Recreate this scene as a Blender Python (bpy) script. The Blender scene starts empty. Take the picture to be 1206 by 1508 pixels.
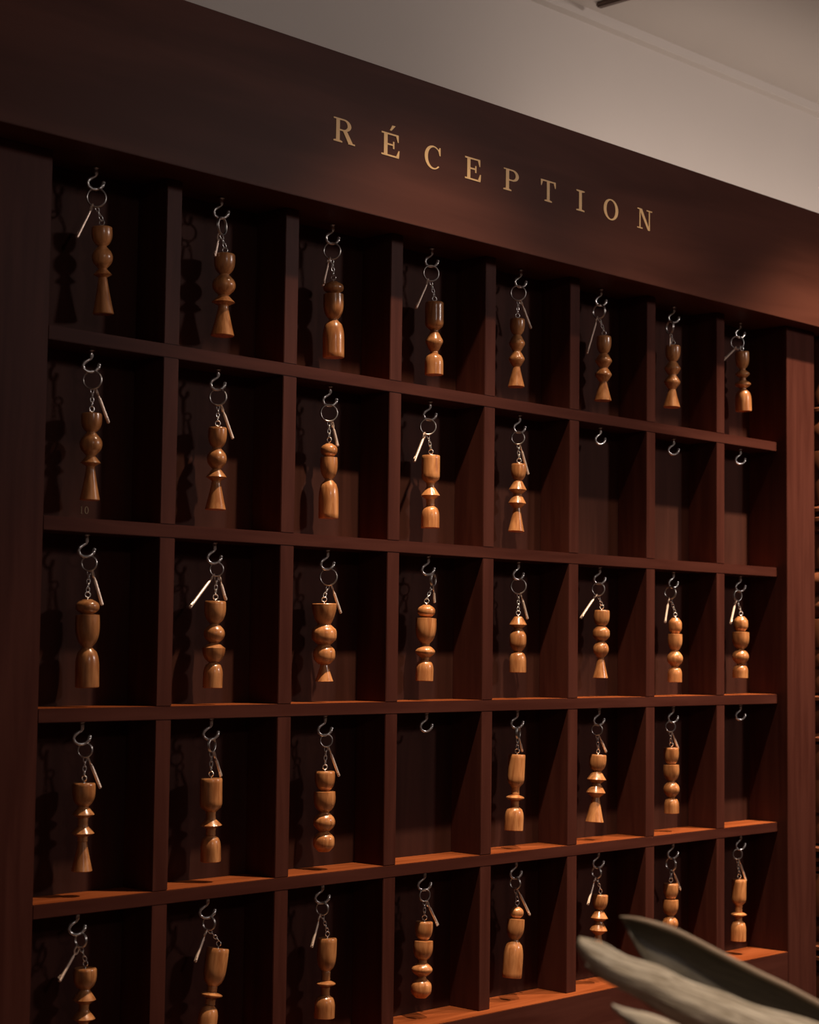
import bpy, bmesh, math, random
from mathutils import Vector, Matrix

random.seed(7)
C = bpy.context.scene.collection
SC = bpy.context.scene
S = 0.2          # one pigeonhole pitch in metres
Z0 = 1.75        # height of the top of the first shelf

# ------------------------------------------------------------------ camera
cam_d = bpy.data.cameras.new('camera')
cam = bpy.data.objects.new('camera', cam_d)
C.objects.link(cam)
RV = Vector((0.69050423, -0.72322333, 0.01232527))
UV = Vector((-0.06076722, -0.04102181, 0.99730866))
FV = Vector((0.72077129, 0.68939482, 0.072274))
M = Matrix((RV, UV, -FV)).transposed().to_4x4()
M.translation = Vector((-1.2275, -1.7775, 1.3813))
cam.matrix_world = M
cam_d.sensor_fit = 'HORIZONTAL'
cam_d.sensor_width = 36.0
cam_d.lens = 36.0 * 2703.2 / 1206.0
cam_d.dof.use_dof = True
cam_d.dof.focus_distance = 2.55
cam_d.dof.aperture_fstop = 10.0
cam_d.clip_start = 0.05
SC.camera = cam

# ------------------------------------------------------------------ view
SC.view_settings.view_transform = 'Standard'
SC.view_settings.look = 'None'
SC.view_settings.gamma = 1.0
SC.view_settings.use_curve_mapping = False
SC.view_settings.exposure = 0.0

# ------------------------------------------------------------------ world
w = bpy.data.worlds.new('world')
SC.world = w
w.use_nodes = True
w.node_tree.nodes['Background'].inputs[0].default_value = (0.9, 0.85, 0.8, 1)
w.node_tree.nodes['Background'].inputs[1].default_value = 0.02

# ------------------------------------------------------------------ lights
def spot(name, loc, power, angle, blend, col, radius=0.02, rot=(0, 0, 0)):
    d = bpy.data.lights.new(name, 'SPOT')
    d.energy = power; d.spot_size = math.radians(angle); d.spot_blend = blend
    d.color = col; d.shadow_soft_size = radius
    o = bpy.data.objects.new(name, d); C.objects.link(o)
    o.location = loc; o.rotation_euler = rot
    return o

def area(name, loc, target, power, sx, sy, col):
    d = bpy.data.lights.new(name, 'AREA')
    d.shape = 'RECTANGLE'; d.size = sx; d.size_y = sy
    d.energy = power; d.color = col
    o = bpy.data.objects.new(name, d); C.objects.link(o)
    o.location = loc
    o.rotation_euler = (Vector(target) - Vector(loc)).to_track_quat('-Z', 'Y').to_euler()
    return o

CEIL = 2.6
LY = -2.19 * S
WARM = (1.0, 0.73, 0.50)
SPOT_X = (3.02 * S, 5.5 * S, 8.15 * S)
for lx, pw in zip(SPOT_X, (132, 50, 270)):
    spot('ceiling_spot_light', (lx, LY, CEIL - 0.012), pw, 79, 1.0, WARM, 0.018)
# soft light of the rest of the room
area('room_light', (2.3, -2.4, 2.5), (0.9, 0.0, 1.3), 17, 0.25, 0.25, (1.0, 0.86, 0.80))
area('lobby_light', (-0.6, -3.2, 2.5), (0.8, 0.0, 1.2), 3.6, 0.2, 0.2, (1.0, 0.86, 0.80))
# added fill light, out of view, to brighten the dried leaves
spot('leaf_fill_light', (-0.42, -1.55, CEIL - 0.012), 70, 76, 0.8, (1.0, 0.80, 0.62), 0.03)
# cove strip lying on top of the header board, washing the wall above
area('cove_strip_light', (2.8, 0.12, 2.19), (2.8, 0.36, 2.38), 3.4, 3.0, 0.03, (1.0, 0.82, 0.70))

# ------------------------------------------------------------------ materials
def newmat(name):
    m = bpy.data.materials.new(name); m.use_nodes = True
    nt = m.node_tree
    b = nt.nodes['Principled BSDF']
    return m, nt, b

def wood(name, c1, c2, axis='X', rough=0.42, scale=6.0, stretch=14.0, bump=0.05, fob=False, coat=0.0, spec=0.5):
    m, nt, b = newmat(name)
    tc = nt.nodes.new('ShaderNodeTexCoord')
    mp = nt.nodes.new('ShaderNodeMapping')
    s = [stretch, stretch, stretch]; s['XYZ'.index(axis)] = 1.0
    mp.inputs['Scale'].default_value = s
    nt.links.new(tc.outputs['Object'], mp.inputs['Vector'])
    n1 = nt.nodes.new('ShaderNodeTexNoise'); n1.noise_dimensions = '4D'
    n1.inputs['Scale'].default_value = scale
    n1.inputs['Detail'].default_value = 6
    n1.inputs['Distortion'].default_value = 0.6
    nt.links.new(mp.outputs['Vector'], n1.inputs['Vector'])
    oi = nt.nodes.new('ShaderNodeObjectInfo')
    mu = nt.nodes.new('ShaderNodeMath'); mu.operation = 'MULTIPLY'; mu.inputs[1].default_value = 37.0
    nt.links.new(oi.outputs['Random'], mu.inputs[0])
    nt.links.new(mu.outputs[0], n1.inputs['W'])
    rp = nt.nodes.new('ShaderNodeValToRGB')
    rp.color_ramp.elements[0].position = 0.36; rp.color_ramp.elements[0].color = (*c1, 1)
    rp.color_ramp.elements[1].position = 0.64; rp.color_ramp.elements[1].color = (*c2, 1)
    nt.links.new(n1.outputs['Fac'], rp.inputs['Fac'])
    col = rp.outputs['Color']
    if fob:                       # each turned piece has its own tone
        hs = nt.nodes.new('ShaderNodeHueSaturation')
        mr = nt.nodes.new('ShaderNodeMapRange')
        mr.inputs['To Min'].default_value = 0.75; mr.inputs['To Max'].default_value = 1.15
        nt.links.new(oi.outputs['Random'], mr.inputs['Value'])
        nt.links.new(mr.outputs['Result'], hs.inputs['Value'])
        nt.links.new(col, hs.inputs['Color'])
        col = hs.outputs['Color']
    nt.links.new(col, b.inputs['Base Color'])
    b.inputs['Roughness'].default_value = rough
    b.inputs['Specular IOR Level'].default_value = spec
    b.inputs['Coat Weight'].default_value = coat
    b.inputs['Coat Roughness'].default_value = 0.15
    bp = nt.nodes.new('ShaderNodeBump'); bp.inputs['Strength'].default_value = bump
    bp.inputs['Distance'].default_value = 0.001
    nt.links.new(n1.outputs['Fac'], bp.inputs['Height'])
    nt.links.new(bp.outputs['Normal'], b.inputs['Normal'])
    return m

DK1, DK2 = (0.052, 0.0152, 0.0110), (0.074, 0.0235, 0.0170)
M_HDR = wood('dark_mahogany_header', (0.064, 0.0205, 0.0135), (0.094, 0.032, 0.0215), 'X', 0.45, 2.2, 9, spec=0.08)
M_H = wood('dark_mahogany_horizontal', DK1, DK2, 'X', 0.45, 5, 12, spec=0.05)
M_SHELF_LIT = wood('lit_mahogany_shelf_top', (0.16, 0.040, 0.012), (0.24, 0.066, 0.022), 'X', 0.6, 5, 12, spec=0.0)  # light falling on the upward faces is put into this colour
M_V = wood('dark_mahogany_vertical', DK1, DK2, 'Z', 0.45, 5, 12, spec=0.06)
M_BACK = wood('dark_mahogany_back', (0.040, 0.0145, 0.0105), (0.060, 0.022, 0.016), 'Z', 0.6, 4, 10, spec=0.08)
M_FOB = wood('turned_olive_wood', (0.41, 0.152, 0.048), (0.74, 0.34, 0.132), 'Z', 0.30, 22, 7, 0.03, fob=True, coat=0.55)

def metal(name, col, rough):
    m, nt, b = newmat(name)
    b.inputs['Base Color'].default_value = (*col, 1)
    b.inputs['Metallic'].default_value = 1.0
    n = nt.nodes.new('ShaderNodeTexNoise'); n.inputs['Scale'].default_value = 300
    mr = nt.nodes.new('ShaderNodeMapRange')
    mr.inputs['To Min'].default_value = rough * 0.8; mr.inputs['To Max'].default_value = rough * 1.25
    nt.links.new(n.outputs['Fac'], mr.inputs['Value'])
    nt.links.new(mr.outputs['Result'], b.inputs['Roughness'])
    return m
M_CHROME = metal('polished_steel', (0.95, 0.93, 0.91), 0.22)
M_CHROME.node_tree.nodes['Principled BSDF'].inputs['Metallic'].default_value = 0.8
M_STEEL = metal('worn_steel_wire', (0.70, 0.66, 0.63), 0.34)
M_KEY = metal('rosy_brass_key', (0.88, 0.70, 0.58), 0.42)
M_KEY.node_tree.nodes['Principled BSDF'].inputs['Metallic'].default_value = 0.75

def plain(name, c, rough, nscale=20, var=0.08, bump=0.0):
    m, nt, b = newmat(name)
    n = nt.nodes.new('ShaderNodeTexNoise'); n.inputs['Scale'].default_value = nscale
    n.inputs['Detail'].default_value = 5
    tc = nt.nodes.new('ShaderNodeTexCoord'); nt.links.new(tc.outputs['Object'], n.inputs['Vector'])
    rp = nt.nodes.new('ShaderNodeValToRGB')
    rp.color_ramp.elements[0].color = (*[x * (1 - var) for x in c], 1)
    rp.color_ramp.elements[1].color = (*[min(1, x * (1 + var)) for x in c], 1)
    nt.links.new(n.outputs['Fac'], rp.inputs['Fac'])
    nt.links.new(rp.outputs['Color'], b.inputs['Base Color'])
    b.inputs['Roughness'].default_value = rough
    if bump:
        bp = nt.nodes.new('ShaderNodeBump'); bp.inputs['Strength'].default_value = bump
        bp.inputs['Distance'].default_value = 0.002
        nt.links.new(n.outputs['Fac'], bp.inputs['Height'])
        nt.links.new(bp.outputs['Normal'], b.inputs['Normal'])
    return m
M_GOLD = plain('gold_paint', (0.97, 0.63, 0.29), 0.55, 80, 0.06)
M_GOLD.node_tree.nodes['Principled BSDF'].inputs['Metallic'].default_value = 0.0
M_WALL = plain('warm_white_plaster', (0.60, 0.55, 0.51), 0.9, 6, 0.03)
M_CEIL = plain('ceiling_paint', (0.55, 0.50, 0.46), 0.9, 6, 0.03)
M_FLOOR = plain('dark_floor', (0.10, 0.06, 0.04), 0.5, 9, 0.2)
M_BRONZE = plain('bronze_track', (0.10, 0.06, 0.045), 0.5, 30, 0.1)
M_VASE = plain('dark_stoneware', (0.08, 0.07, 0.06), 0.6, 30, 0.2)

# ------------------------------------------------------------------ helpers
def link(name, me, mat, parent=None, kind=None):
    o = bpy.data.objects.new(name, me)
    C.objects.link(o)
    if mat and not me.materials: me.materials.append(mat)
    if parent is not None: o.parent = parent
    if kind: o['kind'] = kind
    return o

def frombm(name, bm, mat, parent=None, smooth=False, kind=None):
    me = bpy.data.meshes.new(name)
    bmesh.ops.recalc_face_normals(bm, faces=bm.faces)
    bm.to_mesh(me); bm.free()
    if smooth:
        for p in me.polygons: p.use_smooth = True
    return link(name, me, mat, parent, kind)

def add_box(bm, x0, x1, y0, y1, z0, z1):
    r = bmesh.ops.create_cube(bm, size=1)
    for v in r['verts']:
        v.co = Vector(((x0 + x1) / 2 + v.co.x * (x1 - x0), (y0 + y1) / 2 + v.co.y * (y1 - y0), (z0 + z1) / 2 + v.co.z * (z1 - z0)))
    return r['verts']

def board(name, b, mat, parent=None, bev=0.0007, kind=None):
    """an edge-eased board given in pitches; origin at its centre"""
    x0, x1, y0, y1, z0, z1 = [v * S for v in b]
    c = Vector(((x0 + x1) / 2, (y0 + y1) / 2, (z0 + z1) / 2 + Z0))
    bm = bmesh.new()
    add_box(bm, x0 - c.x, x1 - c.x, y0 - c.y, y1 - c.y, z0 + Z0 - c.z, z1 + Z0 - c.z)
    if bev: bmesh.ops.bevel(bm, geom=bm.edges[:], offset=bev, segments=2, affect='EDGES')
    o = frombm(name, bm, mat, parent, kind=kind)
    o.location = c
    return o

def lathe(bm, prof, n=28):
    """prof: list of (r, z)"""
    rings = []
    for r, z in prof:
        if r < 1e-6:
            rings.append([bm.verts.new((0, 0, z))]); continue
        rings.append([bm.verts.new((r * math.cos(2 * math.pi * i / n), r * math.sin(2 * math.pi * i / n), z)) for i in range(n)])
    for a, b in zip(rings, rings[1:]):
        for i in range(n):
            j = (i + 1) % n
            if len(a) == 1 and len(b) == 1: continue
            if len(a) == 1: bm.faces.new((a[0], b[i], b[j]))
            elif len(b) == 1: bm.faces.new((a[i], b[0], a[j]))
            else: bm.faces.new((a[i], b[i], b[j], a[j]))

def tube(bm, pts, rad, n=8, closed=False):
    pts = [Vector(p) for p in pts]; m = len(pts)
    rings = []; up = None
    for i, p in enumerate(pts):
        a = pts[(i - 1) % m] if (closed or i > 0) else p
        b = pts[(i + 1) % m] if (closed or i < m - 1) else p
        t = (b - a).normalized()
        if up is None:
            up = t.orthogonal().normalized()
        up = (up - t * up.dot(t)).normalized()
        s = t.cross(up)
        r = rad[i] if isinstance(rad, (list, tuple)) else rad
        rings.append([bm.verts.new(p + (up * math.cos(2 * math.pi * k / n) + s * math.sin(2 * math.pi * k / n)) * r) for k in range(n)])
    last = m if closed else m - 1
    for i in range(last):
        A, B = rings[i], rings[(i + 1) % m]
        off = 0
        if closed and i == m - 1:   # match twist
            off = min(range(n), key=lambda q: (A[0].co - B[q].co).length)
        for k in range(n):
            bm.faces.new((A[k], A[(k + 1) % n], B[(k + 1 + off) % n], B[(k + off) % n]))
    if not closed:
        bm.faces.new(rings[0][::-1]); bm.faces.new(rings[-1])

def torus(bm, c, nrm, R, r, n=28, m=8, sx=1.0):
    """ring at c whose plane is normal to nrm; sx stretches it along its lowest direction"""
    nrm = Vector(nrm).normalized()
    side = nrm.cross(Vector((0, 0, 1)))
    side = side.normalized() if side.length > 1e-4 else Vector((1, 0, 0))
    up = side.cross(nrm).normalized()
    pts = [Vector(c) + side * math.cos(2 * math.pi * i / n) * R + up * math.sin(2 * math.pi * i / n) * R * sx for i in range(n)]
    tube(bm, pts, r, m, closed=True)

def empty(name, loc, label, cat, group=None):
    o = bpy.data.objects.new(name, None); C.objects.link(o)
    o.empty_display_size = 0.02
    o.location = loc; o['label'] = label; o['category'] = cat
    if group: o['group'] = group
    return o

H = 1.1181; TS = 0.083; TD = 0.12; XL = 0.08; XR = 7.884; D = 0.29; Z5 = -4.465
PF = -0.10       # plane of the right stile and the base panel
PH = -0.28       # plane of the header board

# ------------------------------------------------------------------ room
def slab(name, x0, x1, y0, y1, z0, z1, mat):
    bm = bmesh.new(); add_box(bm, x0, x1, y0, y1, z0, z1)
    return frombm(name, bm, mat, kind='structure')
slab('floor', -3.2, 4.6, -4.2, 0.56, -0.1, 0.0, M_FLOOR)
slab('ceiling', -3.2, 4.6, -4.2, 0.56, CEIL, CEIL + 0.1, M_CEIL)
slab('wall_back', -3.2, 4.6, 0.375, 0.56, 0, CEIL, M_WALL)
slab('wall_left', -3.2, -3.0, -4.2, 0.375, 0, CEIL, M_WALL)
slab('wall_right', 4.4, 4.6, -4.2, 0.375, 0, CEIL, M_WALL)
slab('wall_front', -3.0, 4.4, -4.2, -4.0, 0, CEIL, M_WALL)
slab('trim_1', -3.0, 4.4, 0.355, 0.375, CEIL - 0.02, CEIL, M_WALL)

# ------------------------------------------------------------------ key cabinet
cab = empty('key_cabinet', (0.8, 0.2, 0.0), 'tall dark mahogany wall cabinet of pigeonholes with lettered header board', 'cabinet')
def part(fn, *a, parent=None, **k):
    o = fn(*a, **k)
    p = parent or cab
    o.parent = p
    base = Vector(p.location) if p is cab else Vector(cab.location) + Vector(p.location)
    o.location = Vector(o.location) - base
    return o

def topface(o):  # gives upward faces the mahogany colour brightened as if lit
    o.data.materials.append(M_SHELF_LIT)
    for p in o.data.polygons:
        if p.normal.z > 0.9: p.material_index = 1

ZB = -Z0 / S + 0.001           # floor in pitches
hdr = part(board, 'header_board', (-4.0, 11.6, PH, 0.34, 1.04, 2.075), M_HDR)
part(board, 'left_stile', (-2.6, XL, 0.0, 0.34, ZB, 1.038), M_V)
part(board, 'right_stile', (XR, 8.345, PF, 0.34, ZB, 1.038), M_V)
part(board, 'back_panel', (XL, XR, D, 0.34, Z5 - TS, 1.036), M_BACK, bev=0)
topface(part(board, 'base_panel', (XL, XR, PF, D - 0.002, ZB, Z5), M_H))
part(board, 'back_panel', (8.347, 11.5, 0.29, 0.34, ZB, 1.036), M_BACK, bev=0)
part(board, 'right_stile', (11.0, 11.6, PF, 0.28, ZB, 1.038), M_V)
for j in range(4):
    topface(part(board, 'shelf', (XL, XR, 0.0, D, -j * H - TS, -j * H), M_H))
rows = [(0.0, 1.037)] + [(-(j + 1) * H, -j * H - TS) for j in range(3)] + [(Z5, -3 * H - TS)]
for z0, z1 in rows:
    for i in range(1, 8):
        part(board, 'divider', (i - TD / 2, i + TD / 2, 0.0008, D, z0, z1), M_V)

# cup hooks under every shelf
def hook_mesh():
    bm = bmesh.new()
    P = [(0, 0), (0, -.02), (0, -.045), (-.004, -.058), (-.022, -.068), (-.042, -.082), (-.050, -.102),
         (-.042, -.124), (-.020, -.137), (.002, -.138), (.026, -.130), (.043, -.112), (.048, -.092)]
    pts = [Vector((u * S, 0, z * S)) for u, z in P]
    rad = [0.0020] * len(pts); rad[0] = 0.0016; rad[1] = 0.0028; rad[2] = 0.0028; rad[3] = 0.0017; rad[5] = 0.0024; rad[-1] = 0.0025; rad[-2] = 0.0024
    tube(bm, pts, rad, 8)
    # collar against the wood
    r = bmesh.ops.create_cone(bm, cap_ends=True, segments=16, radius1=0.0042, radius2=0.003, depth=0.002)
    for v in r['verts']: v.co.z -= 0.001
    r = bmesh.ops.create_uvsphere(bm, u_segments=10, v_segments=6, radius=0.0024)
    for v in r['verts']: v.co += pts[-1]
    me = bpy.data.meshes.new('cup_hook'); bm.to_mesh(me); bm.free()
    for p in me.polygons: p.use_smooth = True
    me.materials.append(M_CHROME)
    return me
HM = hook_mesh()
HX, HY = 0.48, 0.12
tops = [1.038] + [-j * H - TS for j in range(4)]
for r in range(5):
    for c in range(8):
        o = bpy.data.objects.new('cup_hook', HM); C.objects.link(o); o.parent = cab
        o.location = Vector(((c + HX) * S, HY * S, tops[r] * S + Z0)) - cab.location
        o.rotation_euler = (0, 0, math.radians(random.uniform(-28, -12)))
        if (r, c) in ((1, 5), (1, 6), (1, 7), (3, 3), (3, 7)):
            o['label'] = 'empty steel cup hook'

# a strip of turned columns past the right stile
def turned_column(x, y, seedv, parent):
    rnd = random.Random(seedv)
    z = ZB * S + Z0; top = 1.03 * S + Z0
    prof = [(0.0, z), (0.05, z)]
    while z < top - 0.06:
        k = rnd.random(); R = rnd.uniform(0.040, 0.050); r = rnd.uniform(0.028, 0.034)
        hgt = rnd.uniform(0.03, 0.075)
        if k < 0.33:     # ledge
            prof += [(r, z), (R, z + 0.004), (R, z + 0.010), (r, z + 0.016)]; z += 0.018
        elif k < 0.62:  # bead
            prof += [(r + (R - r) * math.sin(math.pi * t / 6), z + hgt * t / 6) for t in range(7)]; z += hgt
        else:           # long neck
            prof += [(R * 0.92, z), (R * 0.96, z + hgt * 0.5), (R * 0.9, z + hgt)]; z += hgt + 0.002
    prof += [(0.045, top - 0.002), (0.0, top)]
    bm = bmesh.new(); lathe(bm, prof, 32)
    o = frombm('turned_column', bm, M_COL, parent, smooth=True)
    o.data.set_sharp_from_angle(angle=math.radians(35))
    o.location = Vector((x, y, 0)) - cab.location
    return o
M_COL = wood('turned_column_wood', (0.13, 0.042, 0.020), (0.19, 0.065, 0.030), 'Z', 0.35, 8, 8, 0.05)
turned_column(1.7575, 0.0, 3, cab)
for k in range(1, 5):
    turned_column(1.7575 + 0.105 * k, 0.0, 3 + k, cab)

# ------------------------------------------------------------------ lettering
def poly(bm, pts, y0, y1):
    a = [bm.verts.new((x, y0, z)) for x, z in pts]
    b = [bm.verts.new((x, y1, z)) for x, z in pts]
    n = len(pts)
    bm.faces.new(a); bm.faces.new(b[::-1])
    for i in range(n): bm.faces.new((a[i], b[i], b[(i + 1) % n], a[(i + 1) % n]))

def strip(bm, outer, inner, y0, y1, closed=False):
    n = len(outer)
    for i in range(n if closed else n - 1):
        j = (i + 1) % n
        poly(bm, [outer[i], outer[j], inner[j], inner[i]], y0, y1)

def ell(cx, cz, rx, rz, a0, a1, n=24):
    return [(cx + rx * math.cos(math.radians(a0 + (a1 - a0) * i / n)), cz + rz * math.sin(math.radians(a0 + (a1 - a0) * i / n))) for i in range(n + 1)]

def rect(x0, x1, z0, z1): return [(x0, z0), (x1, z0), (x1, z1), (x0, z1)]

def glyph(ch):
    """list of ('p', polygon) / ('s', outer, inner, closed); cap height 1"""
    g = []
    st = 0.15; sf = 0.055
    def serif(xc, z, w):       # bracketed slab serif at foot (z=0) or head (z=1)
        h = sf
        if z == 0: g.append(('p', [(xc - w, 0), (xc + w, 0), (xc + w, h), (xc + st * .6, h + .03), (xc - st * .6, h + .03), (xc - w, h)]))
        else: g.append(('p', [(xc - w, 1 - h), (xc - st * .6, 1 - h - .03), (xc + st * .6, 1 - h - .03), (xc + w, 1 - h), (xc + w, 1), (xc - w, 1)]))
    def stem(xc, w=st): g.append(('p', rect(xc - w / 2, xc + w / 2, 0, 1)))
    if ch == 'I':
        stem(.25); serif(.25, 0, .22); serif(.25, 1, .22)
    if ch == 'T':
        stem(.42); serif(.42, 0, .2); g.append(('p', rect(.02, .82, .93, 1)))
        g.append(('p', [(.02, .70), (.06, .70), (.13, .94), (.02, .94)])); g.append(('p', [(.78, .70), (.82, .70), (.82, .94), (.71, .94)]))
    if ch in 'EÉ':
        stem(.2); g.append(('p', rect(.02, .74, .93, 1))); g.append(('p', rect(.02, .76, 0, .07)))
        g.append(('p', rect(.2, .54, .48, .55))); g.append(('p', rect(.50, .56, .36, .67)))
        g.append(('p', [(.70, .68), (.74, .68), (.74, .95), (.62, .95)])); g.append(('p', [(.64, .05), (.76, .05), (.78, .33), (.74, .33)]))
    if ch == 'É':
        g.append(('p', [(.36, 1.12), (.43, 1.12), (.60, 1.36), (.46, 1.36)]))
    if ch in 'PR':
        stem(.2); serif(.2, 0, .19 if ch == 'P' else .18); g.append(('p', rect(.02, .2, .945, 1)))
        zc = .735 if ch == 'P' else .745
        h = 1 - zc
        o = [(.2, 1)] + ell(.44, zc, .30, h, 90, -90) + [(.2, zc - h)]
        i = [(.2, .935)] + ell(.42, zc, .17, h - .062, 90, -90) + [(.2, zc - h + .062)]
        g.append(('s', o, i, False))
    if ch == 'R':
        g.append(('p', [(.40, .50), (.56, .53), (.80, .08), (.62, .04)])); g.append(('p', rect(.62, .90, 0, .06)))
        g.append(('p', [(.62, .04), (.80, .08), (.80, .0), (.66, .0)]))
    if ch == 'O':
        g.append(('s', ell(.42, .5, .40, .52, 0, 360), ell(.42, .5, .245, .455, 0, 360), False))
    if ch == 'C':
        g.append(('s', ell(.42, .5, .40, .52, 38, 318), ell(.46, .5, .29, .455, 42, 314), False))
        g.append(('p', [(.72, .64), (.77, .64), (.77, 1.0), (.72, 1.0), (.66, .84)]))
    if ch == 'N':
        g.append(('p', rect(.15, .215, 0, 1))); g.append(('p', rect(.72, .785, 0, 1)))
        g.append(('p', [(.12, 1), (.30, 1), (.785, .0), (.70, -.02), (.66, .0)]))
        g.append(('p', rect(.02, .34, 0, .055))); g.append(('p', rect(.58, .92, .945, 1))); g.append(('p', rect(.02, .2, .945, 1)))
    if ch == '1':
        g.append(('p', rect(.22, .34, 0, 1))); g.append(('p', rect(.08, .48, 0, .06))); g.append(('p', [(.08, .80), (.22, .84), (.22, 1), (.3, 1)]))
    if ch == '0':
        g.append(('s', ell(.3, .5, .28, .51, 0, 360), ell(.3, .5, .16, .44, 0, 360), False))
    return g
GW = {'R': .9, 'É': .78, 'C': .82, 'E': .78, 'P': .74, 'T': .84, 'I': .5, 'O': .84, 'N': .94, '1': .5, '0': .6}

def letter(name, ch, x0, x1, z0, cap, yf, th, parent, mat, pbase):
    bm = bmesh.new()
    sx = (x1 - x0) / GW[ch]
    for q, e in enumerate(glyph(ch)):
        t2 = th * (1 + 0.06 * q)          # strokes overlap, so none share a plane
        if e[0] == 'p': poly(bm, [(x * sx, z * cap) for x, z in e[1]], -t2, 0)
        else: strip(bm, [(x * sx, z * cap) for x, z in e[1]], [(x * sx, z * cap) for x, z in e[2]], -t2, 0)
    o = frombm(name, bm, mat, parent)
    o.location = Vector((x0, yf, z0)) - pbase
    o['label'] = 'gold serif %s %s' % ('numeral' if ch.isdigit() else 'letter', ch)
    return o

hbase = Vector(cab.location) + Vector(hdr.location)
LET = [('R', 2.085, 2.288), ('É', 2.535, 2.715), ('C', 2.963, 3.140), ('E', 3.382, 3.556), ('P', 3.802, 3.975),
       ('T', 4.225, 4.407), ('I', 4.645, 4.758), ('O', 4.984, 5.180), ('N', 5.418, 5.622)]
for ch, a, b in LET:
    letter('letter', ch, a * S, b * S, 1.470 * S + Z0, 0.160 * S, PH * S + 0.0002, 0.0008, hdr, M_GOLD, hbase)
M_FADE = plain('faded_gold_print', (0.16, 0.11, 0.06), 0.6, 80, 0.06)
letter('numeral', '1', 0.1095, 0.1135, 1.5365, 0.0090, D * S, 0.0004, cab, M_FADE, Vector(cab.location))
letter('numeral', '0', 0.1160, 0.1225, 1.5365, 0.0090, D * S, 0.0004, cab, M_FADE, Vector(cab.location))

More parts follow.
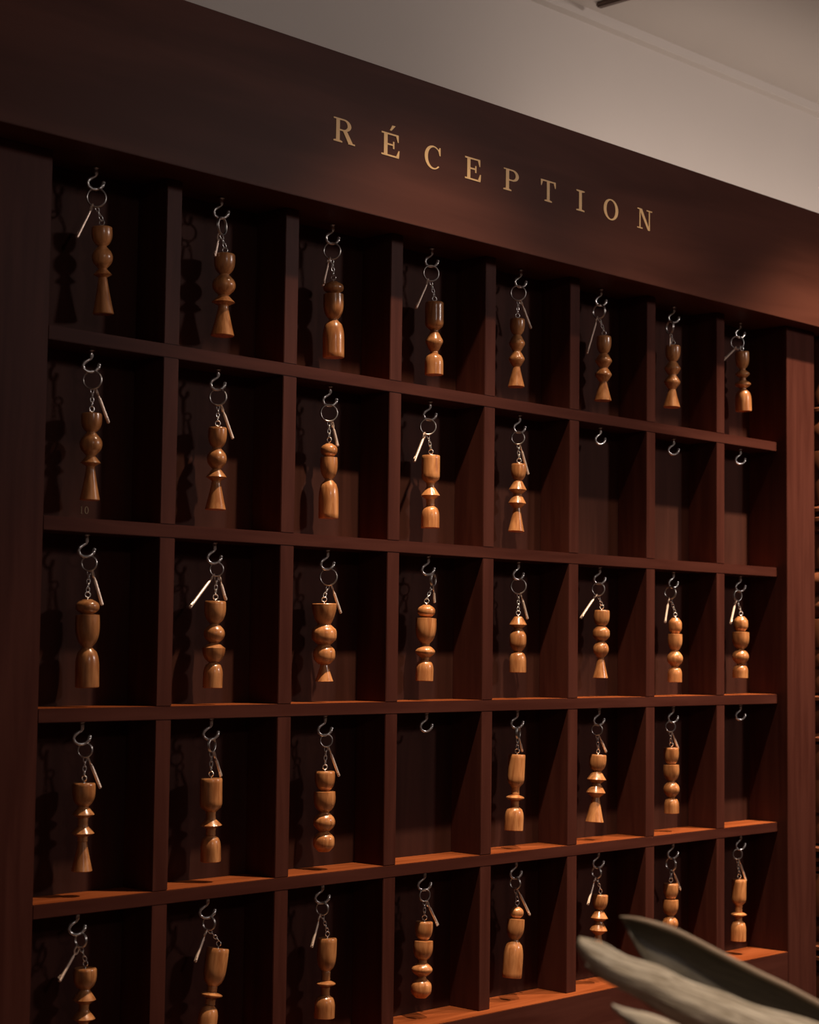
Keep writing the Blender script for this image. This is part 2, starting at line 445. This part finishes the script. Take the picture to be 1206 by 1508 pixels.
# ------------------------------------------------------------------ key fobs
FOBS = [
 (1, 0, [0.1068, 0.024, 1.8852], [0.112, 0.024, 1.7784], 0.0128, 'cup.22 ball.26 flange.1.9 cone.42', 'cup, ball and flared cone', [0.0976, 0.024, 1.9185], 0.0108, 10, [0.0657, 0.018, 1.8644]),
 (1, 1, [0.3034, 0.024, 1.8839], [0.302, 0.024, 1.7766], 0.0153, 'cup.25.9 ball.26 flange.12 cone.37', 'cup, round ball and wide cone', [0.2967, 0.024, 1.9184], 0.0106, 68, [0.2863, 0.024, 1.878]),
 (1, 2, [0.4992, 0.024, 1.8778], [0.5014, 0.024, 1.7726], 0.0149, 'knob.16.95 cup.34.95 dome.5', 'flat knob, cup and long bullet dome', [0.4957, 0.024, 1.9179], 0.0107, 0, [0.4731, 0.018, 1.8674]),
 (1, 3, [0.7029, 0.024, 1.8785], [0.7038, 0.024, 1.7722], 0.0136, 'cyl.38 waist.03 dia.26 waist.03 dome.30', 'cylinder, diamond bead and bell', [0.6947, 0.024, 1.9187], 0.0104, 15, [0.6579, 0.018, 1.8629]),
 (1, 4, [0.8893, 0.024, 1.8797], [0.8874, 0.024, 1.775], 0.0129, 'cup.24.9 dia.24 dia.22 cone.3', 'dark cup, two diamond beads and cone', [0.8905, 0.024, 1.9177], 0.0119, 0, [0.9146, 0.018, 1.8678]),
 (1, 5, [1.1043, 0.024, 1.8811], [1.1021, 0.024, 1.7763], 0.0142, 'cup.27.85 dia.22 dia.21 cone.3', 'reddish cup, two diamond beads and cone', [1.0918, 0.024, 1.9167], 0.0093, 40, [1.0524, 0.018, 1.8463]),
 (1, 6, [1.2939, 0.024, 1.8899], [1.2903, 0.024, 1.7851], 0.0144, 'cup.26.9 dia.22 dia.22 cone.3', 'cup, two diamond beads and golden cone', [1.286, 0.024, 1.9194], 0.0115, 68, [1.2842, 0.024, 1.8857]),
 (1, 7, [1.5015, 0.024, 1.9059], [1.5067, 0.024, 1.8], 0.0143, 'cup.29.88 lens.17.9 lens.17 dome.37', 'cup, two flat beads and bell', [1.4868, 0.024, 1.9178], 0.012, 0, [1.4344, 0.018, 1.8818]),
 (2, 0, [0.0985, 0.024, 1.6555], [0.0987, 0.024, 1.5502], 0.0137, 'cup.22.92 ball.27 flange.12.9 cone.39.88', 'wide cup, ball, flange and cone', [0.0985, 0.024, 1.6953], 0.0115, 0, [0.1197, 0.018, 1.6451]),
 (2, 1, [0.2971, 0.024, 1.6571], [0.296, 0.024, 1.5509], 0.0135, 'cup.25.9 ball.26.95 flange.14 cone.35', 'cup, glossy ball, flange and cone', [0.2968, 0.024, 1.6956], 0.0114, 0, [0.3182, 0.018, 1.6439]),
 (2, 2, [0.4957, 0.024, 1.6539], [0.4966, 0.024, 1.5514], 0.0137, 'knob.18.85 cup.3.88 dome.52', 'pale knob, cup and tall bullet dome', [0.4945, 0.024, 1.6944], 0.0102, 10, [0.5066, 0.018, 1.6506]),
 (2, 3, [0.6991, 0.024, 1.6546], [0.6994, 0.024, 1.5496], 0.0139, 'cyl.38.96 waist.06 flange.17 waist.08.38 dome.31.95', 'cylinder, flange and dome', [0.6921, 0.024, 1.6935], 0.0103, 10, [0.6579, 0.018, 1.6418]),
 (2, 4, [0.8953, 0.024, 1.6577], [0.8899, 0.024, 1.5545], 0.0138, 'cup.25.85 flange.2 flange.2 cone.35.9', 'cup, two flanges and cone', [0.8926, 0.024, 1.6965], 0.0108, 0, [0.9108, 0.018, 1.6425]),
 (3, 0, [0.0993, 0.024, 1.4312], [0.1016, 0.024, 1.3258], 0.0151, 'knob.17.95 cup.37.98 dome.46.95', 'broad knob, tall cup and bullet dome', [0.1004, 0.024, 1.4736], 0.0106, 0, [0.1167, 0.018, 1.4242]),
 (3, 1, [0.299, 0.024, 1.4341], [0.2971, 0.024, 1.3236], 0.0148, 'cup.26.95 ball.23.92 dish.21 dome.3.85', 'egg cup, ball, dish and dome', [0.2999, 0.024, 1.474], 0.0095, 10, [0.3116, 0.018, 1.435], [0.2489, 0.014, 1.4245]),
 (3, 2, [0.4911, 0.024, 1.436], [0.4934, 0.024, 1.3308], 0.0171, 'bowl.27 bead.26 bead.25.88 cone.22.72', 'open bowl over two plump beads', [0.4984, 0.024, 1.4712], 0.0106, 0, [0.5172, 0.018, 1.4228]),
 (3, 3, [0.6936, 0.024, 1.439], [0.6908, 0.024, 1.3302], 0.0151, 'knob.17.85 cup.34 lens.21.97 dome.28.85', 'knob, dark cup, disc and dome', [0.7056, 0.024, 1.4742], 0.0117, 66, [0.7107, 0.024, 1.4421]),
 (3, 4, [0.8966, 0.024, 1.4263], [0.8963, 0.024, 1.3419], 0.0134, 'flange.22 bead.40.95 dome.38.97', 'cone cap, rounded bead and dome', [0.8965, 0.024, 1.4683], 0.0103, 0, [0.9118, 0.018, 1.4224]),
 (3, 5, [1.1017, 0.024, 1.4403], [1.0992, 0.024, 1.3326], 0.0136, 'cup.24.95 bead.21 ball.25.92 cone.3.88', 'cup, flat bead, dark ball and cone', [1.0923, 0.024, 1.4726], 0.0094, 0, [1.0402, 0.018, 1.4262]),
 (3, 6, [1.3016, 0.024, 1.432], [1.3006, 0.024, 1.325], 0.0134, 'bead.25.85 cup.26.92 ball.25 dome.24.9', 'bead, cup, ball and stubby dome', [1.2881, 0.024, 1.4726], 0.0096, 35, [1.2641, 0.018, 1.4227]),
 (3, 7, [1.4977, 0.024, 1.4381], [1.4954, 0.024, 1.3311], 0.015, 'bead.25.85 cup.28 ball.25.97 dome.22.9', 'bead, wide cup, ball and short dome', [1.4863, 0.024, 1.4734], 0.0101, 35, [1.4563, 0.018, 1.4244]),
 (4, 0, [0.1008, 0.024, 1.2126], [0.1005, 0.024, 1.1087], 0.0139, 'cup.27 flange.13.97 waist.09 flange.12 waist.05 cone.34.9', 'cup, two bright flanges and cone', [0.1013, 0.024, 1.251], 0.0109, 0, [0.1207, 0.018, 1.2057]),
 (4, 1, [0.2978, 0.024, 1.2097], [0.2997, 0.024, 1.1048], 0.0144, 'cyl.4 waist.09.45 flange.11 waist.08 dome.32.9', 'long cylinder, bright flange and dome', [0.297, 0.024, 1.2517], 0.0103, 66, [0.3146, 0.024, 1.211]),
 (4, 2, [0.4974, 0.024, 1.2105], [0.4974, 0.024, 1.1033], 0.015, 'cup.25.92 cup.26 ball.25 bead.24.97', 'two cups, ball and square bead', [0.4985, 0.024, 1.2537], 0.0101, 15, [0.5183, 0.018, 1.2027]),
 (4, 4, [0.8963, 0.024, 1.2192], [0.89, 0.024, 1.1063], 0.0143, 'cyl.43.9 waist.09 lens.1 waist.06 dome.32', 'long cylinder, thin disc and dome', [0.8971, 0.024, 1.2547], 0.0102, 70, [0.9086, 0.024, 1.2229]),
 (4, 5, [1.0938, 0.024, 1.212], [1.0856, 0.024, 1.1068], 0.0154, 'cup.25.9 flange.18 flange.2 cone.37.95', 'cup, two sharp flanges and cone', [1.091, 0.024, 1.2545], 0.0097, 10, [1.1077, 0.018, 1.2155]),
 (4, 6, [1.2909, 0.024, 1.2169], [1.2926, 0.024, 1.109], 0.0134, 'cup.26.95 cup.25 ball.25 dome.24.92', 'two cups, ball and rounded foot', [1.2876, 0.024, 1.2517], 0.0096, 10, [1.3025, 0.018, 1.2148]),
 (5, 0, [0.1092, 0.024, 0.9943], [0.1079, 0.024, 0.8939], 0.014, 'cup.25 flange.17 waist.07 flange.14 waist.04 cone.33', 'leaning cup above two bright flanges', [0.1022, 0.024, 1.0315], 0.0097, 30, [0.0679, 0.018, 0.9844]),
 (5, 1, [0.3149, 0.024, 0.9955], [0.2975, 0.024, 0.8923], 0.0146, 'gob.46 waist.05 lens.09 waist.07 dome.33.85', 'tilted goblet with thin disc below', [0.2994, 0.024, 1.0327], 0.0095, 20, [0.2725, 0.018, 0.9833]),
 (5, 2, [0.5066, 0.024, 0.9877], [0.5031, 0.024, 0.8829], 0.0139, 'gob.42.95 waist.1 lens.1 waist.09 dome.29', 'goblet, bright disc and dome', [0.4964, 0.024, 1.0305], 0.0096, 15, [0.4719, 0.018, 0.9792]),
 (5, 3, [0.6966, 0.024, 0.991], [0.691, 0.024, 0.8854], 0.0154, 'cup.25.82 cup.26.92 lens.24 bead.25.97', 'two cups, squat ball and bead', [0.6959, 0.024, 1.0323], 0.0087, 30, [0.719, 0.018, 0.9837]),
 (5, 4, [0.8991, 0.024, 0.9929], [0.8884, 0.024, 0.8896], 0.0148, 'knob.17.72 cup.3.9 dome.53', 'small knob, cup and tall bullet dome', [0.8949, 0.024, 1.03], 0.0091, 30, [0.9223, 0.018, 0.9784]),
 (5, 5, [1.1015, 0.024, 0.9929], [1.0939, 0.024, 0.895], 0.0142, 'cup.25.88 flange.18 flange.2 cone.37.9', 'reddish cup, two flanges and cone', [1.0923, 0.024, 1.0327], 0.0086, 40, [1.0619, 0.018, 0.9807]),
 (5, 6, [1.2906, 0.024, 0.9943], [1.2886, 0.024, 0.8896], 0.0133, 'cup.25.95 cup.25 ball.25 dome.25.92', 'two rimmed cups and ball', [1.2916, 0.024, 1.0247], 0.009, 50, [1.318, 0.024, 0.9819]),
 (5, 7, [1.4916, 0.024, 0.9843], [1.4892, 0.024, 0.8797], 0.0139, 'cyl.42.9 waist.1 lens.1 waist.04 dome.34.95', 'cylinder, bright disc and dome', [1.4858, 0.024, 1.0305], 0.01, 10, [1.5042, 0.018, 0.9807]),
]

def seg(kind, R, n=9):
    """returns [(r, t)] with t 0..1 from the top of the segment down"""
    o = []
    for i in range(n + 1):
        t = i / n
        if kind == 'cup': r = R * (0.97 + 0.03 * min(1, t * 4)) * math.sqrt(max(0.0, 1 - 0.80 * max(0, (t - .25) / .75) ** 2.6))
        elif kind == 'gob': r = R * (0.98 + 0.02 * min(1, t * 4)) * math.sqrt(max(0.0, 1 - 0.82 * max(0, (t - .35) / .65) ** 3.4))
        elif kind == 'bowl': r = R * math.sqrt(max(0.0, 1 - 0.72 * t ** 1.7))
        elif kind == 'dish': r = R * (0.55 + 0.45 * min(1, t / .22)) * math.sqrt(max(0.0, 1 - 0.7 * max(0, (t - .22) / .78) ** 2.2))
        elif kind == 'ball': r = max(.42 * R, R * math.sqrt(max(0, 1 - (2 * t - 1) ** 2)))
        elif kind == 'bead': r = R * max(.55, (1 - abs(2 * t - 1) ** 3.2) ** .5)
        elif kind == 'knob': r = R * max(.45, (1 - abs(2 * t - 1) ** 2.6) ** .5)
        elif kind == 'lens': r = R * max(.42, (1 - abs(2 * t - 1) ** 1.6) ** .8)
        elif kind == 'dia': r = R * (.48 + .52 * (1 - abs(2 * t - 1)) ** .9)
        elif kind == 'flange': r = R * (.46 + .54 * (t / .66)) if t < .66 else R * (1 - .55 * ((t - .66) / .34))
        elif kind == 'waist': r = .45 * R
        elif kind == 'cone': r = R * (.42 + .58 * t ** 1.12)
        elif kind == 'dome': r = R * (.42 + .58 * math.sqrt(max(0, 1 - (1 - min(1, t / .5)) ** 2)))
        elif kind == 'cyl': r = R * (1.0 if t < .86 else 1 - .45 * ((t - .86) / .14))
        o.append((r, t))
    return o

def fob_profile(spec, L, R):
    parts = []
    for tok in spec.split():
        k = tok.rstrip('.0123456789'); nums = tok[len(k):].split('.')
        hf = float('0.' + nums[1]); rf = float('0.' + nums[2]) if len(nums) > 2 else 1.0
        parts.append((k, hf, rf))
    tot = sum(p[1] for p in parts)
    prof = [(0.0, 0.0)]
    z = 0.0
    for q, (k, hf, rf) in enumerate(parts):
        hh = hf / tot * L
        pts = seg(k, R * rf)
        if k == 'waist': pts = [(.45 * R, 0.0), (.42 * R, .5), (.45 * R, 1.0)]
        if q == 0: prof.append((pts[0][0] - 0.0008, z))
        for r, t in pts: prof.append((r, z - hh * (0.02 + 0.96 * t) - (0.0004 if q == 0 and t == 0 else 0)))
        z -= hh
    prof.append((prof[-1][0] - 0.0008, -L)); prof.append((0.0, -L))
    return prof

CAMV = Vector((-0.72, -0.69, 0)).normalized()
ORD = ['first', 'second', 'third', 'fourth', 'fifth', 'sixth', 'seventh', 'eighth']
ROWN = ['top row', 'second row', 'middle row', 'fourth row', 'bottom row']
TOOTH = {}

def key_bm(bm, a, b, edge):
    """flat key from its bow at a to its tip at b; edge: direction lying in the key's plane"""
    a, b = Vector(a), Vector(b); L = (b - a).length; d = (b - a).normalized()
    nrm = d.cross(edge).normalized(); sd = nrm.cross(d).normalized()
    bl = min(0.0115, L * 0.40)
    # bow: flat loop
    n = 18; th = 0.0007
    o = []; i_ = []
    for k in range(n):
        an = 2 * math.pi * k / n
        o.append((math.cos(an) * bl / 2 + bl / 2 - 0.001, math.sin(an) * bl * .46)); i_.append((math.cos(an) * bl * .30 + bl / 2 - 0.001, math.sin(an) * bl * .27))
    def P(u, v, w): return a + d * u + sd * v + nrm * w
    for k in range(n):
        j = (k + 1) % n
        q = [o[k], o[j], i_[j], i_[k]]
        f = [bm.verts.new(P(u, v, th)) for u, v in q]; g = [bm.verts.new(P(u, v, -th)) for u, v in q]
        bm.faces.new(f); bm.faces.new(g[::-1])
        for m in range(4): bm.faces.new((f[m], g[m], g[(m + 1) % 4], f[(m + 1) % 4]))
    # shaft
    tube(bm, [a + d * (bl - 0.0015), a + d * (bl + 0.001), a + d * (bl + 0.0015), a + d * (L - 0.001), b], [0.0014, 0.0014, 0.0020, 0.0020, 0.0013], 10)
    # bit with two teeth
    for u0, u1, hgt in ((L - .0068, L - .0048, .0046), (L - .0040, L - .0016, .0056)):
        q = [(u0, 0), (u1, 0), (u1, hgt), (u0, hgt)]
        f = [bm.verts.new(P(u, v, .0008)) for u, v in q]; g = [bm.verts.new(P(u, v, -.0008)) for u, v in q]
        bm.faces.new(f); bm.faces.new(g[::-1])
        for m in range(4): bm.faces.new((f[m], g[m], g[(m + 1) % 4], f[(m + 1) % 4]))

for F in FOBS:
    row, colm, T, B, R, spec, desc, G, gr, ang, K = F[:11]
    T, B, G, K = Vector(T), Vector(B), Vector(G), Vector(K)
    hookx = (colm + HX) * S
    hb = Z0 + tops[row - 1] * S - 0.1365 * S          # lowest point inside the hook
    root = empty('key_fob', (G.x, HY * S, hb), 'turned wood key fob, %s, %s, %s pigeonhole' % (desc, ROWN[row - 1], ORD[colm]), 'key fob', 'turned wooden key fobs on hooks')
    base = Vector(root.location)
    lean = (B - T); L = lean.length
    lean = lean.normalized()
    # body
    bm = bmesh.new(); lathe(bm, fob_profile(spec, L, R), 30)
    o = frombm('turned_body', bm, M_FOB, root, smooth=True)
    try:
        o.data.set_sharp_from_angle(angle=math.radians(38))
    except Exception: pass
    q = Vector((0, 0, -1)).rotation_difference(lean)
    o.rotation_mode = 'QUATERNION'; o.rotation_quaternion = q
    o.location = T - base
    # split ring threaded on the hook
    nrm = Matrix.Rotation(math.radians(ang if random.random() < .5 else -ang), 3, 'Z') @ CAMV
    top = hb + 0.0002
    rc = Vector((G.x, HY * S, G.z))
    gr2 = max(gr, 0.0085)
    gr2 = min(0.0115, max(0.0085, top - G.z))
    rc.z = top - gr2 + 0.0010
    bm = bmesh.new()
    torus(bm, (0, 0, 0), nrm, gr2, 0.0011, 32, 7)
    torus(bm, Vector(nrm) * 0.0017, nrm, gr2 * 0.985, 0.0010, 32, 6)
    o = frombm('split_ring', bm, M_STEEL, root, smooth=True); o.location = rc - base
    # eye screw in the top of the fob
    er = 0.0033
    ec = T - lean * (er + 0.0022)
    en = Matrix.Rotation(math.radians(random.uniform(-40, 40)), 3, 'Z') @ CAMV
    bm = bmesh.new()
    torus(bm, (0, 0, 0), en, er, 0.0008, 16, 6)
    tube(bm, [lean * er, lean * (er + 0.005)], 0.0009, 6)
    o = frombm('eye_screw', bm, M_CHROME, root, smooth=True); o.location = ec - base
    # chain links from the ring down to the eye
    s0 = rc + Vector((0, 0, -gr2)); e0 = ec - lean * er
    gap = (s0 - e0).length
    nl = max(1, round(gap / 0.0055)); dirv = (e0 - s0).normalized()
    ll = (gap + 0.003) / nl
    bm = bmesh.new()
    sidev = dirv.cross(CAMV).normalized()
    for k in range(nl):
        c = s0 + dirv * (gap * (k + .5) / nl) - base
        wv = sidev if k % 2 == 0 else dirv.cross(sidev).normalized()
        wv = (Matrix.Rotation(math.radians(25), 3, 'Z') @ wv).normalized()
        pts = [c + wv * math.cos(2 * math.pi * m / 14) * 0.0021 + dirv * math.sin(2 * math.pi * m / 14) * max(0.0028, ll * .58) for m in range(14)]
        tube(bm, pts, 0.00065, 6, closed=True)
    o = frombm('chain', bm, M_CHROME, root, smooth=True)
    # key(s)
    ends = [K] + ([Vector(F[11])] if len(F) > 11 else [])
    for kk, kp in enumerate(ends):
        d0 = (kp - rc); d0.z = min(d0.z, -0.004); 
        hang = rc + Vector((d0.x * .35, 0, -gr2 * .93)) if abs(d0.x) < gr2 else rc + Vector((math.copysign(gr2 * .45, d0.x), 0, -gr2 * .88))
        bm = bmesh.new()
        edge = (CAMV + Vector((random.uniform(-.35, .35), random.uniform(-.35, .35), 0))).normalized()
        key_bm(bm, hang - base, kp - base, edge)
        frombm('key', bm, M_KEY, root)

# ------------------------------------------------------------------ ceiling fittings
for lx, ly, lab in ((SPOT_X[0], LY, 'small round recessed ceiling spotlight in front of the header lettering'), (SPOT_X[1], LY, 'small round recessed ceiling spotlight, middle of the three along the cabinet'), (SPOT_X[2], LY, 'small round recessed ceiling spotlight in front of the right stile'), (-0.42, -1.55, 'added round fill light in the ceiling above the counter and dried spathes')):  # the last ring is added to go with the leaf fill light
    o = empty('ceiling_spotlight', (lx, ly, CEIL), lab, 'spotlight')
    bm = bmesh.new(); torus(bm, (0, 0, -0.003), (0, 0.001, 1), 0.042, 0.005, 36, 8)
    frombm('trim_ring', bm, M_CHROME, o, smooth=True)
bm = bmesh.new(); add_box(bm, -0.008, 0.008, -0.9, 0, -0.010, 0)
bmesh.ops.bevel(bm, geom=bm.edges[:], offset=0.003, segments=2, affect='EDGES')
o = frombm('ceiling_track', bm, M_BRONZE)
o.location = (1.470, 0.325, CEIL)
o['label'] = 'slim bronze track fixed across the pale ceiling, its end just in view'; o['category'] = 'track'

# ------------------------------------------------------------------ dried leaves in the foreground
FAR = [[-0.1213, -0.9404, 1.1825], [-0.1118, -0.9502, 1.1806], [-0.0954, -0.9666, 1.1739], [-0.0824, -0.9794, 1.1656], [-0.0657, -0.9956, 1.1538], [-0.0493, -1.0115, 1.1426], [-0.0327, -1.0278, 1.1318], [-0.0156, -1.0444, 1.1196], [0.0223, -1.0811, 1.0921], [0.0735, -1.1302, 1.0503], [0.1287, -1.1828, 1.0011]]
NEAR = [[-0.2054, -0.9682, 1.1787], [-0.1942, -0.9794, 1.1742], [-0.1817, -0.9915, 1.165], [-0.1654, -1.0079, 1.1582], [-0.1519, -1.021, 1.1489], [-0.1323, -1.0405, 1.1398], [-0.1171, -1.0555, 1.1316], [-0.0859, -1.0869, 1.1199], [-0.0505, -1.1215, 1.0973], [-0.0025, -1.1679, 1.0604], [0.0492, -1.2175, 1.0187]]
LOW = [[-0.2058, -0.9673, 1.174], [-0.1983, -0.9735, 1.159], [-0.1888, -0.9823, 1.1488], [-0.1721, -0.9986, 1.1372], [-0.1621, -1.0082, 1.1284], [-0.1466, -1.0231, 1.1169], [-0.1299, -1.0399, 1.1101], [-0.0996, -1.0702, 1.0965], [-0.0625, -1.1071, 1.0782], [-0.0115, -1.1572, 1.0484], [0.0463, -1.2138, 1.0116]]
P2T = [[-0.2354, -1.0203, 1.1448], [-0.2258, -1.0299, 1.1409], [-0.2133, -1.0424, 1.1362], [-0.1939, -1.0615, 1.1248], [-0.1649, -1.0903, 1.1096], [-0.123, -1.1318, 1.0878], [-0.0585, -1.1956, 1.0529]]
P2B = [[-0.2346, -1.0209, 1.1426], [-0.2302, -1.0249, 1.1368], [-0.2221, -1.0323, 1.1266], [-0.2057, -1.048, 1.1134], [-0.1766, -1.0767, 1.0959], [-0.1347, -1.1182, 1.0741], [-0.0642, -1.1887, 1.0438]]

def leafmat(name, c1, c2, bump, rough=0.7):
    m, nt, b = newmat(name)
    tc = nt.nodes.new('ShaderNodeTexCoord'); mp = nt.nodes.new('ShaderNodeMapping')
    mp.inputs['Rotation'].default_value = (0, math.radians(-29), math.radians(46))
    vr = nt.nodes.new('ShaderNodeMapping'); vr.inputs['Scale'].default_value = (1, 13, 13)
    nt.links.new(tc.outputs['Object'], mp.inputs['Vector']); nt.links.new(mp.outputs['Vector'], vr.inputs['Vector'])
    n = nt.nodes.new('ShaderNodeTexNoise'); n.inputs['Scale'].default_value = 26; n.inputs['Detail'].default_value = 7; n.inputs['Distortion'].default_value = 1.0
    nt.links.new(vr.outputs['Vector'], n.inputs['Vector'])
    rp = nt.nodes.new('ShaderNodeValToRGB')
    rp.color_ramp.elements[0].position = .35; rp.color_ramp.elements[0].color = (*c1, 1)
    rp.color_ramp.elements[1].position = .65; rp.color_ramp.elements[1].color = (*c2, 1)
    nt.links.new(n.outputs['Fac'], rp.inputs['Fac']); nt.links.new(rp.outputs['Color'], b.inputs['Base Color'])
    b.inputs['Roughness'].default_value = rough
    bp = nt.nodes.new('ShaderNodeBump'); bp.inputs['Strength'].default_value = bump; bp.inputs['Distance'].default_value = .002
    nt.links.new(n.outputs['Fac'], bp.inputs['Height']); nt.links.new(bp.outputs['Normal'], b.inputs['Normal'])
    return m
M_PALE = leafmat('bleached_spathe', (0.42, 0.34, 0.24), (0.80, 0.71, 0.57), 0.8)
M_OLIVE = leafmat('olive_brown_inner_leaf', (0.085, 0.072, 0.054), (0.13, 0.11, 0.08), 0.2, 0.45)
M_RIM = leafmat('pale_leaf_rim', (0.34, 0.25, 0.17), (0.46, 0.35, 0.25), 0.2)

def smoothpath(P, n=44):
    P = [Vector(p) for p in P]; out = []
    m = len(P)
    for k in range(n + 1):
        u = k / n * (m - 1); i = min(int(u), m - 2); t = u - i
        p0, p1, p2, p3 = P[max(i - 1, 0)], P[i], P[i + 1], P[min(i + 2, m - 1)]
        out.append(0.5 * ((2 * p1) + (p2 - p0) * t + (2 * p0 - 5 * p1 + 4 * p2 - p3) * t * t + (3 * p1 - p0 - 3 * p2 + p3) * t ** 3))
    return out

def sheet(name, A, Bp, bulge, bvec, mat, parent, thick, m=14, folds=0, ripple=0.0):
    A, Bp = smoothpath(A), smoothpath(Bp)
    n = len(A); bm = bmesh.new(); g = []
    rnd = random.Random(5); ph = [rnd.uniform(0, 6) for _ in range(4)]
    for i in range(n):
        rw = []
        for k in range(m + 1):
            t = k / m; s = i / (n - 1)
            p = A[i].lerp(Bp[i], t)
            wdt = (A[i] - Bp[i]).length
            p = p + bvec * (math.sin(math.pi * t) * bulge * min(1.0, wdt / 0.03))
            if ripple: p = p + bvec * ripple * math.sin(t * folds * math.pi + ph[0] + math.sin(s * 9 + ph[1]) * 1.3) * min(1, s * 6)
            rw.append(bm.verts.new(p))
        g.append(rw)
    for i in range(n - 1):
        for k in range(m): bm.faces.new((g[i][k], g[i + 1][k], g[i + 1][k + 1], g[i][k + 1]))
    o = frombm(name, bm, mat, parent, smooth=True)
    o.location = -Vector(parent.location)
    sd = o.modifiers.new('thickness', 'SOLIDIFY'); sd.thickness = thick; sd.offset = 0
    return o

TOC = Vector((-0.72, -0.69, -0.05)).normalized()
vx, vy = 0.125, -1.285
leaf = empty('dried_spathe', (vx, vy, 0.86), 'large bleached dried palm spathe split into two pointed lobes, blurred in front', 'dried plant')
# the back lobe: dark inside face with a pale rim
VAL = [Vector(p) for p in LOW]
VAL2 = []
for i, p in enumerate(FAR):
    p = Vector(p); q = Vector(LOW[min(i, len(LOW) - 1)])
    VAL2.append(p + Vector((0.004, -0.006, -0.026 - 0.006 * min(i, 4))) if i > 0 else p + Vector((0.006, -0.006, -0.014)))
# inside face running from the far rim down behind the near lobe
sheet('back_lobe', FAR, VAL2, 0.010, -TOC, M_OLIVE, leaf, 0.0016)
bm = bmesh.new()
fp = smoothpath(FAR)
tube(bm, fp, [0.0005 + 0.0019 * min(1, i / 8) for i in range(len(fp))], 8)
o = frombm('rim', bm, M_RIM, leaf, smooth=True); o.location = -Vector(leaf.location)
# the floor of the trough joins both lobes
NV = [Vector(p) for p in LOW]
sheet('trough', VAL2[1:], [p + Vector((0.004, 0.008, 0)) for p in NV[1:]], 0.006, Vector((0, 0, -1)), M_OLIVE, leaf, 0.0016)
sheet('front_lobe', NEAR, LOW, 0.008, TOC, M_PALE, leaf, 0.0030, m=18, folds=7, ripple=0.0003)
bm = bmesh.new()
fp = smoothpath(NEAR)
tube(bm, fp, [0.0012 + 0.0010 * min(1, i / 5) for i in range(len(fp))], 8)
o = frombm('rim', bm, M_PALE, leaf, smooth=True); o.location = -Vector(leaf.location)
# stalk down into the vase
bm = bmesh.new()
tube(bm, [Vector((0.03, -1.20, 1.028)), Vector((0.075, -1.235, 1.0)), Vector((0.115, -1.275, 0.95)), Vector((vx, vy, 0.862))], [0.008, 0.013, 0.010, 0.007], 12)
o = frombm('stalk', bm, M_PALE, leaf, smooth=True); o.location = -Vector(leaf.location)

leaf2 = empty('dried_spathe', (vx - 0.012, vy - 0.012, 0.86), 'small narrow bleached dried spathe tip poking out below the large one', 'dried plant')
sheet('blade', P2T, P2B, 0.008, TOC, M_PALE, leaf2, 0.0028, m=12, folds=5, ripple=0.0003)
bm = bmesh.new()
tube(bm, [Vector((-0.075, -1.180, 1.055)), Vector((0.0, -1.23, 1.02)), Vector((0.07, -1.275, 0.975)), Vector((vx - 0.012, vy - 0.012, 0.862))], [0.005, 0.008, 0.007, 0.005], 12)
o = frombm('stalk', bm, M_PALE, leaf2, smooth=True); o.location = -Vector(leaf2.location)

# vase and reception counter (below the frame)
bm = bmesh.new()
lathe(bm, [(0, .0), (.045, 0), (.062, .03), (.066, .06), (.050, .095), (.034, .112), (.036, .125), (.032, .125), (.030, .112), (.044, .09), (.05, .05), (.04, .008), (0, .006)], 40)
o = frombm('stoneware_vase', bm, M_VASE, smooth=True); o.location = (vx, vy, 0.852)
o['label'] = 'dark round stoneware vase on the counter holding the dried spathes'; o['category'] = 'vase'
cnt = empty('reception_counter', (0.5, -1.28, 0), 'long dark wood reception counter in front of the key cabinet', 'counter')
bm = bmesh.new(); add_box(bm, -1.0, 1.2, -0.30, 0.27, 0.81, 0.852); bmesh.ops.bevel(bm, geom=bm.edges[:], offset=.004, segments=2, affect='EDGES')
frombm('countertop', bm, M_H, cnt)
bm = bmesh.new(); add_box(bm, -0.96, 1.16, -0.24, 0.22, 0.0, 0.81); frombm('body', bm, M_V, cnt)
